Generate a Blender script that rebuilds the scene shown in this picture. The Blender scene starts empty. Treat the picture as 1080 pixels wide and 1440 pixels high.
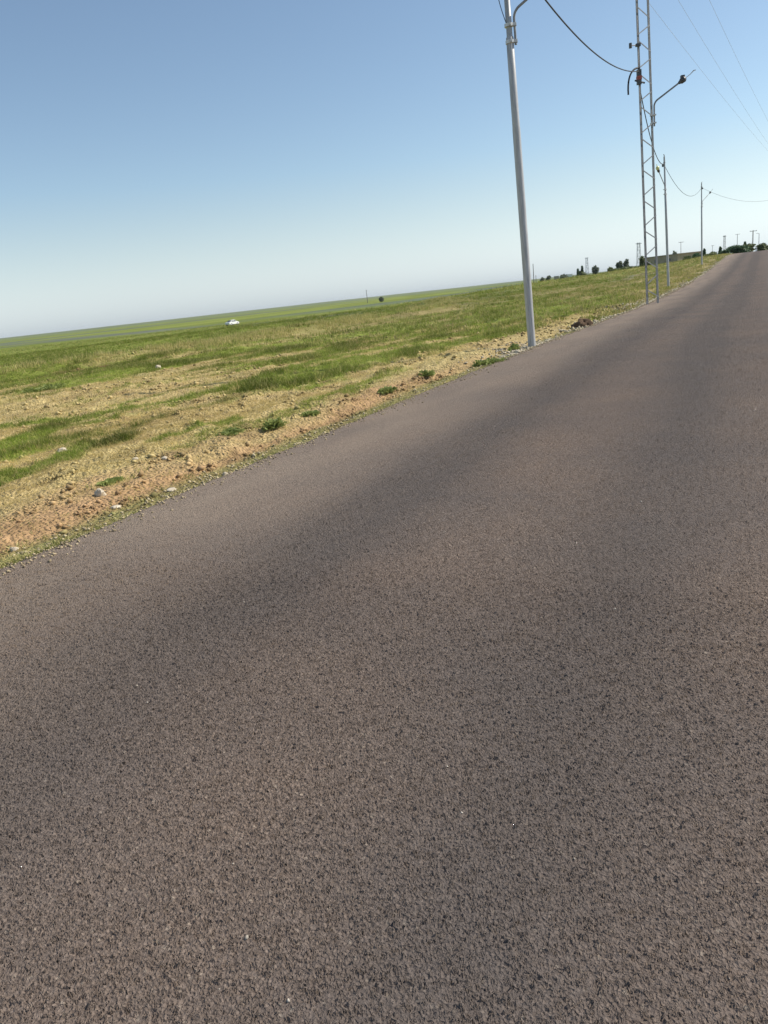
import bpy, math, random
import numpy as np
from mathutils import Vector, Matrix

random.seed(7)
rng = np.random.default_rng(11)
SC = bpy.context.scene
COL = SC.collection

# ------------------------------------------------------------------ camera
FPX, CAM_H = 1080.0, 1.4                       # focal length in photo pixels, eye height
ROLL, PITCH = math.radians(6.32), math.radians(15.62)
_F = np.array([0, math.cos(PITCH), -math.sin(PITCH)])
_R0 = np.array([1.0, 0, 0]); _U0 = np.array([0, math.sin(PITCH), math.cos(PITCH)])
_R = math.cos(ROLL) * _R0 - math.sin(ROLL) * _U0
_U = math.sin(ROLL) * _R0 + math.cos(ROLL) * _U0
cam_d = bpy.data.cameras.new('camera'); cam = bpy.data.objects.new('camera', cam_d); COL.objects.link(cam)
M = Matrix(((_R[0], _U[0], -_F[0], 0), (_R[1], _U[1], -_F[1], 0), (_R[2], _U[2], -_F[2], CAM_H), (0, 0, 0, 1)))
cam.matrix_world = M
cam_d.sensor_fit = 'VERTICAL'; cam_d.sensor_height = 36.0; cam_d.lens = 36.0 * FPX / 1440.0
cam_d.clip_start = 0.05; cam_d.clip_end = 30000
SC.camera = cam

# ------------------------------------------------------------------ sky, sun, exposure
SUN_AZ, SUN_EL = math.radians(78), math.radians(44)
w = bpy.data.worlds.new("World"); SC.world = w; w.use_nodes = True
bg = w.node_tree.nodes['Background']
sky = w.node_tree.nodes.new('ShaderNodeTexSky'); sky.sky_type = 'NISHITA'; sky.sun_disc = False
sky.sun_elevation = SUN_EL; sky.sun_rotation = SUN_AZ
sky.air_density = 1.0; sky.dust_density = 0.6; sky.ozone_density = 1.2; sky.altitude = 300
# pale air low over the horizon: the clear sky loses its colour towards the ground all round
_t = w.node_tree; _g = _t.nodes.new('ShaderNodeTexCoord'); _x = _t.nodes.new('ShaderNodeSeparateXYZ'); _t.links.new(_g.outputs['Generated'], _x.inputs[0])
_r = _t.nodes.new('ShaderNodeMapRange'); _r.inputs[1].default_value = 0.0; _r.inputs[2].default_value = 0.15; _r.inputs[3].default_value = 0.92; _r.inputs[4].default_value = 0.10
_t.links.new(_x.outputs['Z'], _r.inputs[0])
_bw = _t.nodes.new('ShaderNodeRGBToBW'); _t.links.new(sky.outputs[0], _bw.inputs[0])
_tc = _t.nodes.new('ShaderNodeMix'); _tc.data_type = 'RGBA'; _tc.blend_type = 'MULTIPLY'; _tc.inputs[0].default_value = 1.0
_t.links.new(_bw.outputs[0], _tc.inputs[6]); _tc.inputs[7].default_value = (0.935, 1.01, 1.09, 1)
_mx = _t.nodes.new('ShaderNodeMix'); _mx.data_type = 'RGBA'; _t.links.new(_r.outputs[0], _mx.inputs[0]); _t.links.new(sky.outputs[0], _mx.inputs[6]); _t.links.new(_tc.outputs[2], _mx.inputs[7])
_wt = _t.nodes.new('ShaderNodeMix'); _wt.data_type = 'RGBA'; _wt.blend_type = 'MULTIPLY'; _wt.inputs[0].default_value = 1.0
_t.links.new(_mx.outputs[2], _wt.inputs[6]); _wt.inputs[7].default_value = (0.985, 1.035, 1.03, 1)
_t.links.new(_wt.outputs[2], bg.inputs[0]); bg.inputs[1].default_value = 0.104
sd = bpy.data.lights.new('sun', 'SUN'); sd.energy = 4.2; sd.angle = math.radians(0.53); sd.color = (1.0, 0.93, 0.82)
sun = bpy.data.objects.new('sun', sd); COL.objects.link(sun)
_sv = Vector((math.sin(SUN_AZ) * math.cos(SUN_EL), math.cos(SUN_AZ) * math.cos(SUN_EL), math.sin(SUN_EL)))
sun.rotation_euler = _sv.to_track_quat('Z', 'Y').to_euler(); sun.location = (20, 10, 30)
SC.view_settings.view_transform = 'Standard'; SC.view_settings.look = 'None'
SC.view_settings.exposure = 0.35; SC.view_settings.gamma = 1.0; SC.view_settings.use_curve_mapping = False

# ------------------------------------------------------------------ pixel -> world helpers
EYE = np.array([0, 0, CAM_H])
def ray(px, py): return _F + _R * (px - 540) / FPX - _U * (py - 720) / FPX
def gnd0(px, py):                              # on z = 0
    d = ray(px, py); return EYE + d * (-CAM_H / d[2])
def at(px, py, D):                             # at horizontal distance D from the camera
    d = ray(px, py); return EYE + d * (D / math.hypot(d[0], d[1]))
RAZ = math.radians(25.86)                      # heading of the road
RU = np.array([math.sin(RAZ), math.cos(RAZ)]); RN = np.array([-math.cos(RAZ), math.sin(RAZ)])
def st(x, y): return x * RU[0] + y * RU[1], x * RN[0] + y * RN[1]
def xy(s, t): return s * RU[0] + t * RN[0], s * RU[1] + t * RN[1]
EDGE, RIGHT = 4.25, -7.0
def bend(s):                                   # the road drifts gently to the right
    q = np.clip(np.asarray(s, float) - 17, 0, None); return -0.0215 * q * q / (q + 4)

# ------------------------------------------------------------------ noise
def _hash(ix, iy, seed):
    n = (ix.astype(np.int64) * 374761393 + iy.astype(np.int64) * 668265263 + seed * 974634721) & 0xffffffff
    n = ((n ^ (n >> 13)) * 1274126177) & 0xffffffff
    n = ((n ^ (n >> 16)) * 2246822519) & 0xffffffff
    return ((n ^ (n >> 15)) & 0xffff) / 65535.0
def vnoise(x, y, seed=0):
    ix = np.floor(x); iy = np.floor(y); fx = x - ix; fy = y - iy
    fx = fx * fx * (3 - 2 * fx); fy = fy * fy * (3 - 2 * fy)
    a = _hash(ix, iy, seed); b = _hash(ix + 1, iy, seed); c = _hash(ix, iy + 1, seed); d = _hash(ix + 1, iy + 1, seed)
    return (a * (1 - fx) + b * fx) * (1 - fy) + (c * (1 - fx) + d * fx) * fy
def fbm(x, y, seed=0, o=4):
    r = 0; a = 0.5; tot = 0
    for i in range(o):
        r = r + a * vnoise(x * 2 ** i + 17.3 * i, y * 2 ** i - 9.1 * i, seed + i); tot += a; a *= 0.5
    return r / tot
def sst(a, b, x):
    q = np.clip((x - a) / (b - a), 0, 1); return q * q * (3 - 2 * q)

# ------------------------------------------------------------------ terrain height
def base_z(s, t):
    s = np.asarray(s, float); t = np.asarray(t, float)
    D = np.hypot(s, t)
    lat = 1 - 0.12 * sst(4.5, 13, t) - 0.13 * sst(13, 24, t) - 0.75 * sst(26, 70, t)
    z = 1.95 * sst(52, 145, s) * lat
    z = z - 0.6 * sst(260, 700, s) * lat
    z = z - 0.17 * np.exp(-((s - 36) / 17) ** 2)
    far = sst(56, 165, D) * (1 - lat)
    z = z - 2.1 * far
    z = z + (fbm(s / 300, t / 220, 90, 3) - 0.5) * 1.6 * sst(150, 500, D) * (1 - lat)
    z = z + sst(1500, 4500, D) * (4.0 + 7 * (fbm(s / 1400, t / 1100, 95, 3) - 0.5))
    return z
def road_z(s, tt): return base_z(s, tt) - 0.012 * np.clip(-1.4 - tt, 0, None)
def terr_z(s, t):
    e = t - bend(s) - EDGE                       # metres beyond the road edge
    z = base_z(s, t)
    D = np.hypot(s, t)
    bank = np.exp(-((t - 24 - 5 * (fbm(s / 14, 0 * s, 31, 2) - 0.5) * 2) / 2.6) ** 2) * 0.42 * sst(6, 20, s) * (1 - sst(70, 110, s))
    z = z + bank
    soft = sst(0.25, 1.6, e)
    z = z + soft * ((fbm(s / 6, t / 2.2, 41, 3) - 0.5) * 0.26 + 0.02)
    z = z + sst(0.15, 0.7, e) * (fbm(s / 0.45, t / 0.28, 51, 3) - 0.5) * 0.13 * (1 - 0.35 * (1 - sst(5, 12, D))) * (1 - sst(60, 120, D))
    cl = np.clip(fbm(s / 0.16, t / 0.13, 61, 2) - 0.52, 0, 1)
    z = z + sst(0.1, 0.5, e) * cl * 0.15 * (1 - sst(18, 40, D)) * sst(0.42, 0.62, fbm(s / 2.5, t / 1.2, 66, 2))
    z = z - 0.045 * (1 - sst(0.0, 0.35, e)) - 0.06 * np.exp(-((e - 0.45) / 0.25) ** 2)
    # trench by the lattice mast
    z = z - 0.26 * np.exp(-(((s - 34.0) / 3.2) ** 2 + ((e - 0.75) / 0.45) ** 2))
    z = z + 0.075 * np.clip(fbm(s / 0.55, t / 0.2, 88, 4) - 0.40, 0, 1) * (1 - sst(0.05, 0.3, e))
    inroad = (1 - sst(-0.16, -0.07, e)) * sst(RIGHT - EDGE - 0.1, RIGHT - EDGE + 0.1, e)
    return z - 0.12 * inroad
def ground(x, y):
    s, t = st(x, y); return float(terr_z(np.array([s]), np.array([t]))[0])
def on_ground(px, py):                           # first hit of the pixel's ray with the terrain
    d = ray(px, py); k = 3.0
    while k < 3000:
        p = EYE + d * k
        if p[2] < ground(p[0], p[1]):
            lo, hi = k / 1.03, k
            for _ in range(18):
                m = (lo + hi) / 2; q = EYE + d * m
                if q[2] < ground(q[0], q[1]): hi = m
                else: lo = m
            return EYE + d * hi
        k = k * 1.03
    return EYE + d * k

# ------------------------------------------------------------------ what grows where: named patches in the field
def _poly(pts): return np.array([st(*on_ground(px, py)[:2]) for px, py in pts])
STROKES = [                                      # pixel polyline read off the photo, half width (m), kind
    ([(-60, 602), (77, 563), (167, 540), (267, 517), (333, 510), (420, 497)], 0.75, 'tan'),
    ([(-60, 618), (0, 602), (100, 588), (200, 573), (253, 562), (360, 537), (450, 506), (560, 488), (700, 462)], 0.38, 'green'),
    ([(-60, 645), (0, 631), (83, 602), (143, 592)], 0.28, 'green'),
    ([(-60, 690), (0, 668), (67, 652), (130, 627), (170, 618)], 0.26, 'green'),
    ([(43, 549), (120, 538)], 0.5, 'green'),
    ([(83, 525), (150, 515)], 0.25, 'brown'),
    ([(160, 505), (360, 474), (560, 445), (700, 425)], 1.0, 'straw'),
    ([(380, 545), (480, 515), (600, 490), (745, 462)], 1.1, 'green'),
    ([(520, 470), (620, 458), (740, 446)], 2.2, 'green'),
    ([(540, 522), (640, 498), (745, 470), (800, 452)], 0.5, 'tan'),
    ([(668, 520), (700, 505), (724, 490)], 0.3, 'dark'),
    ([(760, 440), (800, 432), (843, 422)], 2.2, 'green'),
    ([(545, 446), (643, 434)], 1.0, 'tan'),
    ([(760, 412), (830, 404), (900, 393)], 5.0, 'straw'),
    ([(-40, 489), (20, 483), (240, 464)], 24, 'purple'),
    ([(360, 455), (410, 449)], 9, 'purple'),
    ([(440, 447), (455, 446)], 7, 'purple'),
    ([(640, 424), (700, 418)], 7, 'purple'),
    ([(790, 402), (840, 397), (880, 391)], 7.0, 'purple'),
    ([(300, 610), (420, 575), (500, 545), (560, 520)], 0.3, 'green'),
    ([(220, 620), (330, 590)], 0.16, 'green'),
    ([(360, 604), (386, 598), (440, 582)], 0.16, 'green'),
    ([(470, 572), (520, 557)], 0.18, 'green'),
    ([(640, 520), (690, 503), (730, 487)], 0.22, 'green'),
    ([(240, 632), (300, 615)], 0.1, 'green'),
    ([(300, 611), (330, 608)], 0.14, 'green'),
    ([(520, 556), (560, 549)], 0.2, 'green'),
    ([(590, 528), (630, 520), (668, 516)], 0.2, 'green'),
    ([(140, 681), (172, 677)], 0.07, 'green'),
    ([(180, 560), (300, 535), (420, 512)], 0.3, 'tan'),
]
STROKES = [(_poly(p), wd, k) for p, wd, k in STROKES]
def stroke(s, t, pts, wd):
    d2 = np.full(s.shape, 1e9)
    for i in range(len(pts) - 1):
        a = pts[i]; b = pts[i + 1]; ab = b - a; L = ab @ ab
        k = np.clip(((s - a[0]) * ab[0] + (t - a[1]) * ab[1]) / L, 0, 1)
        d2 = np.minimum(d2, (s - a[0] - k * ab[0]) ** 2 + (t - a[1] - k * ab[1]) ** 2)
    return np.sqrt(d2) / wd
C_TAN = np.array((0.49, 0.365, 0.18)); C_STRAW = np.array((0.53, 0.435, 0.195)); C_RED = np.array((0.45, 0.285, 0.15))
C_GREEN = np.array((0.220, 0.272, 0.046)); C_DARK = np.array((0.055, 0.085, 0.02)); C_OLIVE = np.array((0.125, 0.172, 0.014))
C_PURP = np.array((0.135, 0.146, 0.140)); C_BROWN = np.array((0.20, 0.125, 0.06)); C_VERGE = np.array((0.27, 0.25, 0.10))
def cover(s, t):
    """green amount 0..1 and ground albedo at field points"""
    e = t - bend(s) - EDGE; D = np.hypot(s, t)
    wob = fbm(s / 2.2, t / 0.7, 71, 4)
    streak = fbm(s / 7, t / 0.55 + 0.16 * s, 72, 4)
    base = np.interp(e, [0.8, 2.5, 5, 9, 16, 22, 30], [0.05, 0.12, 0.19, 0.27, 0.40, 0.66, 1.0])
    base = base + 0.38 * sst(10, 26, s) * sst(1.2, 3.0, e)
    g = sst(0.36, 0.62, base * 0.62 + 0.55 * (streak - 0.5) * 1.5 + 0.35 * (wob - 0.5) + 0.18)
    tan = np.zeros_like(s); straw = np.zeros_like(s); purp = np.zeros_like(s); brown = np.zeros_like(s); dark = np.zeros_like(s)
    edge_n = 0.9 * (fbm(s / 0.8, t / 0.35, 73, 3) - 0.5) * 2
    for pts, wd, kind in STROKES:
        m = 1 - sst(0.55, 1.25, stroke(s, t, pts, wd) + edge_n * 0.8)
        if kind == 'green': g = np.maximum(g, m); tan *= 1 - m; straw *= 1 - m
        elif kind == 'dark': g = np.maximum(g, m); dark = np.maximum(dark, m)
        elif kind == 'tan': tan = np.maximum(tan, m); g = g * (1 - 0.9 * m)
        elif kind == 'straw': straw = np.maximum(straw, m); g = g * (1 - 0.6 * m)
        elif kind == 'purple': purp = np.maximum(purp, m)
        elif kind == 'brown': brown = np.maximum(brown, m); g = g * (1 - m)
    g = g * sst(0.9, 2.2, e + 0.5 * (wob - 0.5) + 1.7 * sst(16, 26, s) - 0.6 * np.exp(-((s - 17) / 3) ** 2))
    mixn = fbm(s / 1.5, t / 1.5, 74, 3)[..., None]
    col = C_TAN * (1 - mixn) + C_STRAW * mixn
    red = 0.95 * (1 - sst(0.65, 1.4, e + 1.3 * (wob - 0.5))) * sst(0.22, 0.5, e) * (1 - sst(9, 20, s))
    col = col * (1 - red[..., None]) + C_RED * red[..., None]
    verge = (1 - sst(0.25, 0.6, e + 0.3 * (wob - 0.5)))[..., None]
    col = col * (1 - verge) + C_VERGE * verge
    tone = fbm(s / 5, t / 2.5, 75, 3)[..., None]
    green = C_GREEN * (0.75 + 0.5 * tone)
    green = green * (1 - dark[..., None]) + C_DARK * dark[..., None]
    ol = (sst(45, 90, D) * (0.35 + 0.65 * sst(0.4, 0.6, fbm(s / 60, t / 18, 76, 3))))[..., None]
    green = green * (1 - ol) + C_OLIVE * ol * (0.8 + 0.4 * tone) + 0 * ol
    col = col * (1 - g[..., None] * 0.9) + green * g[..., None] * 0.9
    b = brown[..., None]; col = col * (1 - b) + C_BROWN * b
    purp = purp * (0.25 + 0.75 * sst(0.40, 0.62, fbm(s / 26, t / 9, 87, 4))); b = purp[..., None] * 0.92; col = col * (1 - b) + C_PURP * b
    dirt = sst(0.56, 0.72, fbm(s / 0.5, t / 0.28, 77, 3))[..., None] * (1 - sst(30, 60, D))[..., None] * 0.45
    col = col * (1 - dirt) + C_BROWN * dirt * (1 - g[..., None] * .5) + C_DARK * dirt * g[..., None] * .5
    # far plain: bands of young crop and bare soil, then painted haze
    farb = sst(0.52, 0.66, fbm(s / 260 + 3.1, t / 70, 78, 3))[..., None] * sst(180, 400, D)[..., None] * 0.7
    col = col * (1 - farb) + C_PURP * farb * np.array((0.75, 0.85, 0.9))
    ob = (sst(24, 42, s) * (1 - sst(22, 34, t)) * (0.6 + 0.4 * sst(.4, .6, wob)) * 0.7)[..., None]
    col = col * (1 - ob) + (np.array((0.20, 0.185, 0.068)) * (0.7 + 0.6 * tone) * (1 - 0.45 * g[..., None]) + 0.45 * green * g[..., None]) * ob
    sh = (sst(20, 30, s) * (1 - sst(0.35, 0.9, e + 0.5 * (wob - .5))) * 0.75)[..., None]
    col = col * (1 - sh) + np.array((0.33, 0.28, 0.175)) * (0.75 + 0.5 * tone) * sh
    hz = sst(700, 2500, D)[..., None] * 0.6  # distant tree lines and haze mixed into the ground colour
    col = col * (1 - hz) + np.array((0.12, 0.15, 0.075)) * hz
    mott = (0.82 + 0.36 * fbm(s / 45, t / 16, 79, 4))[..., None]; far2 = sst(60, 130, D)[..., None]
    col = col * (1 - far2) + col * mott * far2
    return g, col, e, D, purp

# ------------------------------------------------------------------ material helpers
class NT:
    def __init__(self, name):
        self.m = bpy.data.materials.new(name); self.m.use_nodes = True
        self.t = self.m.node_tree; self.b = self.t.nodes['Principled BSDF']; self.out = self.t.nodes['Material Output']
    def n(self, ty, **kw):
        o = self.t.nodes.new('ShaderNode' + ty)
        for k, v in kw.items():
            if k in o.inputs.keys(): o.inputs[k].default_value = v
            else: setattr(o, k, v)
        return o
    def l(self, a, b): self.t.links.new(a, b)
    def pos(self): return self.n('NewGeometry').outputs['Position']
    def noise(self, vec, scale, detail=3, rough=0.55, out=0):
        o = self.n('TexNoise'); o.inputs['Scale'].default_value = scale; o.inputs['Detail'].default_value = detail
        o.inputs['Roughness'].default_value = rough; self.l(vec, o.inputs['Vector']); return o.outputs[out]
    def ramp(self, fac, stops):
        o = self.n('ValToRGB'); r = o.color_ramp
        while len(r.elements) < len(stops): r.elements.new(0.5)
        for el, (p, c) in zip(r.elements, stops):
            el.position = p; el.color = (c, c, c, 1) if isinstance(c, (int, float)) else (*c, 1)
        self.l(fac, o.inputs[0]); return o.outputs[0]
    def math(self, op, a, b=None):
        o = self.n('Math', operation=op)
        for i, v in enumerate((a, b)):
            if v is None: continue
            if isinstance(v, (int, float)): o.inputs[i].default_value = v
            else: self.l(v, o.inputs[i])
        return o.outputs[0]
    def mix(self, fac, a, b, mode='MIX'):
        o = self.n('Mix', data_type='RGBA', blend_type=mode)
        for key, v in ((0, fac), (6, a), (7, b)):
            if isinstance(v, (int, float)): o.inputs[key].default_value = v if key == 0 else (v, v, v, 1)
            elif isinstance(v, (tuple, list)): o.inputs[key].default_value = (*v, 1)
            else: self.l(v, o.inputs[key])
        return o.outputs[2]
    def bump(self, h, dist, strength=1.0):
        o = self.n('Bump'); o.inputs['Distance'].default_value = dist; o.inputs['Strength'].default_value = strength
        self.l(h, o.inputs['Height']); self.l(o.outputs[0], self.b.inputs['Normal'])
    def set(self, rough=0.8, spec=0.3, metal=0.0, color=None):
        self.b.inputs['Roughness'].default_value = rough; self.b.inputs['Specular IOR Level'].default_value = spec
        self.b.inputs['Metallic'].default_value = metal
        if color is not None:
            if isinstance(color, (tuple, list)): self.b.inputs['Base Color'].default_value = (*color, 1)
            else: self.l(color, self.b.inputs['Base Color'])

def mat_asphalt():
    k = NT('asphalt'); p = k.pos()
    v = k.n('TexVoronoi', feature='F1'); v.inputs['Scale'].default_value = 112
    warp = k.n('VectorMath', operation='MULTIPLY_ADD'); wn = k.n('TexNoise'); wn.inputs['Scale'].default_value = 60; wn.inputs['Detail'].default_value = 2
    k.l(p, wn.inputs['Vector']); k.l(wn.outputs['Color'], warp.inputs[0]); warp.inputs[1].default_value = (0.012,) * 3; k.l(p, warp.inputs[2])
    k.l(warp.outputs[0], v.inputs['Vector'])
    stone = k.ramp(v.outputs['Distance'], [(0.0, 1.0), (0.35, 0.9), (0.62, 0.35), (0.85, 0.0)])
    sp = k.n('SeparateColor'); k.l(v.outputs['Color'], sp.inputs[0])
    hgt = k.math('MULTIPLY', stone, k.math('ADD', k.math('MULTIPLY', sp.outputs[0], 0.75), 0.25))
    fine = k.noise(p, 260, 3); mid = k.noise(p, 34, 4)
    pits = k.ramp(k.noise(p, 70, 3, 0.62), [(0.33, 0.0), (0.47, 1.0)])
    wide = k.noise(p, 13, 3)
    h = k.math('ADD', k.math('MULTIPLY', hgt, 0.55), k.math('MULTIPLY', fine, 0.34))
    h = k.math('ADD', h, k.math('MULTIPLY', mid, 0.55))
    h = k.math('ADD', k.math('ADD', h, k.math('MULTIPLY', pits, 0.75)), k.math('MULTIPLY', wide, 0.5))
    dsp = k.n('Displacement'); dsp.inputs['Midlevel'].default_value = 1.35; dsp.inputs['Scale'].default_value = 0.0125
    k.l(h, dsp.inputs['Height']); k.l(dsp.outputs[0], k.out.inputs['Displacement'])
    k.m.displacement_method = 'BOTH'
    # colour: stone to stone, binder, dust towards the edge, long wheel-track bands, far darkening against bright glancing light
    c = k.ramp(sp.outputs[1], [(0.0, (0.172, 0.131, 0.105)), (0.5, (0.232, 0.179, 0.144)), (0.97, (0.285, 0.222, 0.180)), (0.997, (0.40, 0.33, 0.26))])
    c = k.mix(k.math('MULTIPLY', k.math('SUBTRACT', 1.0, stone), 0.55), c, (0.085, 0.060, 0.045))
    at_ = k.n('Attribute', attribute_name='lane')
    sc = k.n('SeparateColor'); k.l(at_.outputs['Color'], sc.inputs[0])
    big = k.noise(p, 0.55, 4)
    c = k.mix(k.ramp(big, [(0.36, 0.05), (0.64, 0.6)]), c, (0.130, 0.113, 0.105))
    c = k.mix(k.math('MULTIPLY', sc.outputs[1], 0.62), c, (0.086, 0.079, 0.077))
    c = k.mix(k.math('MULTIPLY', sc.outputs[0], 0.8), c, (0.310, 0.243, 0.185))
    k.set(0.95, 0.12, 0, c)
    return k.m

def mat_soil():
    k = NT('field_soil'); p = k.pos()
    a = k.n('Attribute', attribute_name='albedo')
    n1 = k.noise(p, 9, 5, 0.65); n2 = k.noise(p, 45, 3)
    f = k.ramp(n1, [(0.28, 0.62), (0.5, 1.0), (0.75, 1.25)])
    c = k.mix(1.0, a.outputs['Color'], f, 'MULTIPLY')
    n3 = k.noise(p, 2.2, 5, 0.7)
    c = k.mix(k.ramp(n3, [(0.55, 0.0), (0.72, 0.4)]), c, k.mix(1.0, c, (0.62, 0.6, 0.55), 'MULTIPLY'))
    vor = k.n('TexVoronoi'); vor.inputs['Scale'].default_value = 26; k.l(p, vor.inputs['Vector'])
    h = k.math('ADD', k.math('MULTIPLY', n1, 0.7), k.math('ADD', k.math('MULTIPLY', n2, 0.25), k.math('MULTIPLY', vor.outputs['Distance'], -0.35)))
    k.bump(h, 0.09, 1.0); k.set(0.95, 0.1, 0, c); return k.m

def mat_blade(name):
    k = NT(name); a = k.n('Attribute', attribute_name='albedo')
    k.set(0.7, 0.2, 0, a.outputs['Color'])
    tr = k.n('BsdfTranslucent'); k.l(a.outputs['Color'], tr.inputs['Color'])
    mx = k.n('MixShader'); mx.inputs[0].default_value = 0.45
    k.l(k.b.outputs[0], mx.inputs[1]); k.l(tr.outputs[0], mx.inputs[2]); k.l(mx.outputs[0], k.out.inputs['Surface']); return k.m

def mat_leaf(name, lo, hi, scale=2.0):
    k = NT(name); p = k.pos()
    c = k.ramp(k.noise(p, scale, 3), [(0.3, lo), (0.7, hi)]); k.set(0.6, 0.25, 0, c)
    tr = k.n('BsdfTranslucent'); k.l(c, tr.inputs['Color']); mx = k.n('MixShader'); mx.inputs[0].default_value = 0.4
    k.l(k.b.outputs[0], mx.inputs[1]); k.l(tr.outputs[0], mx.inputs[2]); k.l(mx.outputs[0], k.out.inputs['Surface']); return k.m

def mat_simple(name, lo, hi, scale=6.0, rough=0.7, spec=0.3, metal=0.0, bump=0.0, stretch=None):
    k = NT(name); tc = k.n('TexCoord'); vec = tc.outputs['Object']
    if stretch:
        mp = k.n('Mapping'); mp.inputs['Scale'].default_value = stretch; k.l(vec, mp.inputs['Vector']); vec = mp.outputs[0]
    n = k.noise(vec, scale, 5, 0.6)
    c = k.ramp(n, [(0.32, lo), (0.68, hi)]); k.set(rough, spec, metal, c)
    if bump: k.bump(n, bump)
    return k.m

M_ASPH = mat_asphalt(); M_SOIL = mat_soil(); M_GRASS = mat_blade('grass_blades'); M_STRAW = mat_blade('dry_straw')
def mat_zinc():
    k = NT('galvanised_steel'); tc = k.n('TexCoord'); mp = k.n('Mapping'); mp.inputs['Scale'].default_value = (9, 9, 0.8); k.l(tc.outputs['Object'], mp.inputs['Vector'])
    n = k.noise(mp.outputs[0], 3, 6, 0.65); c = k.ramp(n, [(0.3, (0.33, 0.325, 0.32)), (0.55, (0.48, 0.475, 0.465)), (0.75, (0.60, 0.59, 0.575))])
    r = k.noise(mp.outputs[0], 11, 4, 0.7); c = k.mix(k.ramp(r, [(0.60, 0.0), (0.70, 0.65)]), c, (0.20, 0.125, 0.075))
    k.set(0.42, 0.6, 0.1, c); k.bump(n, 0.002); return k.m
M_GALV = mat_zinc()
M_STEEL = mat_simple('weathered_steel', (0.20, 0.20, 0.21), (0.34, 0.34, 0.34), 7, 0.55, 0.5, 0.3, 0.001)
M_CLAMP = mat_simple('bright_clamp_steel', (0.55, 0.54, 0.52), (0.72, 0.70, 0.68), 9, 0.4, 0.5, 0.3)
M_DARK = mat_simple('dark_housing', (0.06, 0.06, 0.066), (0.12, 0.12, 0.13), 8, 0.5, 0.4)
M_CABLE = mat_simple('cable_rubber', (0.02, 0.02, 0.022), (0.045, 0.045, 0.05), 20, 0.6, 0.3)
M_WIRE = mat_simple('bare_wire', (0.42, 0.46, 0.52), (0.52, 0.56, 0.62), 20, 0.5, 0.4)
M_YEL = mat_simple('sunlit_lamp_cover', (0.62, 0.62, 0.25), (0.78, 0.77, 0.38), 12, 0.4, 0.5)  # bright yellow of sun on the cover, put into its colour
M_RED = mat_simple('red_tape', (0.35, 0.08, 0.06), (0.45, 0.12, 0.09), 12, 0.6, 0.3)
M_STONE = mat_simple('pale_limestone', (0.44, 0.37, 0.27), (0.66, 0.58, 0.45), 9, 0.85, 0.2, 0, 0.02)
M_CLOD = mat_simple('brown_soil_lump', (0.07, 0.045, 0.03), (0.17, 0.115, 0.075), 8, 0.95, 0.1, 0, 0.05)
M_WOOD = mat_simple('pole_wood', (0.10, 0.085, 0.075), (0.17, 0.15, 0.13), 7, 0.8, 0.2, 0, 0.01, (4, 4, 0.6))
M_PALE = mat_simple('pale_lattice_paint', (0.38, 0.39, 0.40), (0.50, 0.50, 0.51), 4, 0.6, 0.4)
M_BARK = mat_simple('bark', (0.07, 0.05, 0.035), (0.14, 0.11, 0.08), 8, 0.9, 0.1, 0, 0.02)
M_LEAF_D = mat_leaf('dark_foliage', (0.05, 0.11, 0.05), (0.11, 0.20, 0.08), 1.2)
M_LEAF_O = mat_leaf('olive_foliage', (0.09, 0.12, 0.035), (0.19, 0.225, 0.07), 1.2)
M_LEAF_G = mat_leaf('grey_foliage', (0.11, 0.14, 0.09), (0.22, 0.25, 0.16), 1.2)
M_WEED = mat_leaf('weed_leaves', (0.15, 0.20, 0.05), (0.36, 0.40, 0.13), 9)
M_WALL = mat_simple('mud_plaster', (0.36, 0.29, 0.20), (0.48, 0.39, 0.28), 0.8, 0.9, 0.1, 0, 0.02)
M_ROOF = mat_simple('roof_concrete', (0.26, 0.23, 0.19), (0.36, 0.32, 0.27), 1.2, 0.9, 0.1)
M_WHITE = mat_simple('white_paint', (0.72, 0.72, 0.70), (0.82, 0.82, 0.80), 3, 0.35, 0.5)
M_GLASS = mat_simple('dark_window', (0.05, 0.055, 0.06), (0.10, 0.11, 0.12), 2, 0.1, 0.5)
M_TYRE = mat_simple('tyre_rubber', (0.015, 0.015, 0.015), (0.03, 0.03, 0.03), 20, 0.8, 0.2)

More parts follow.
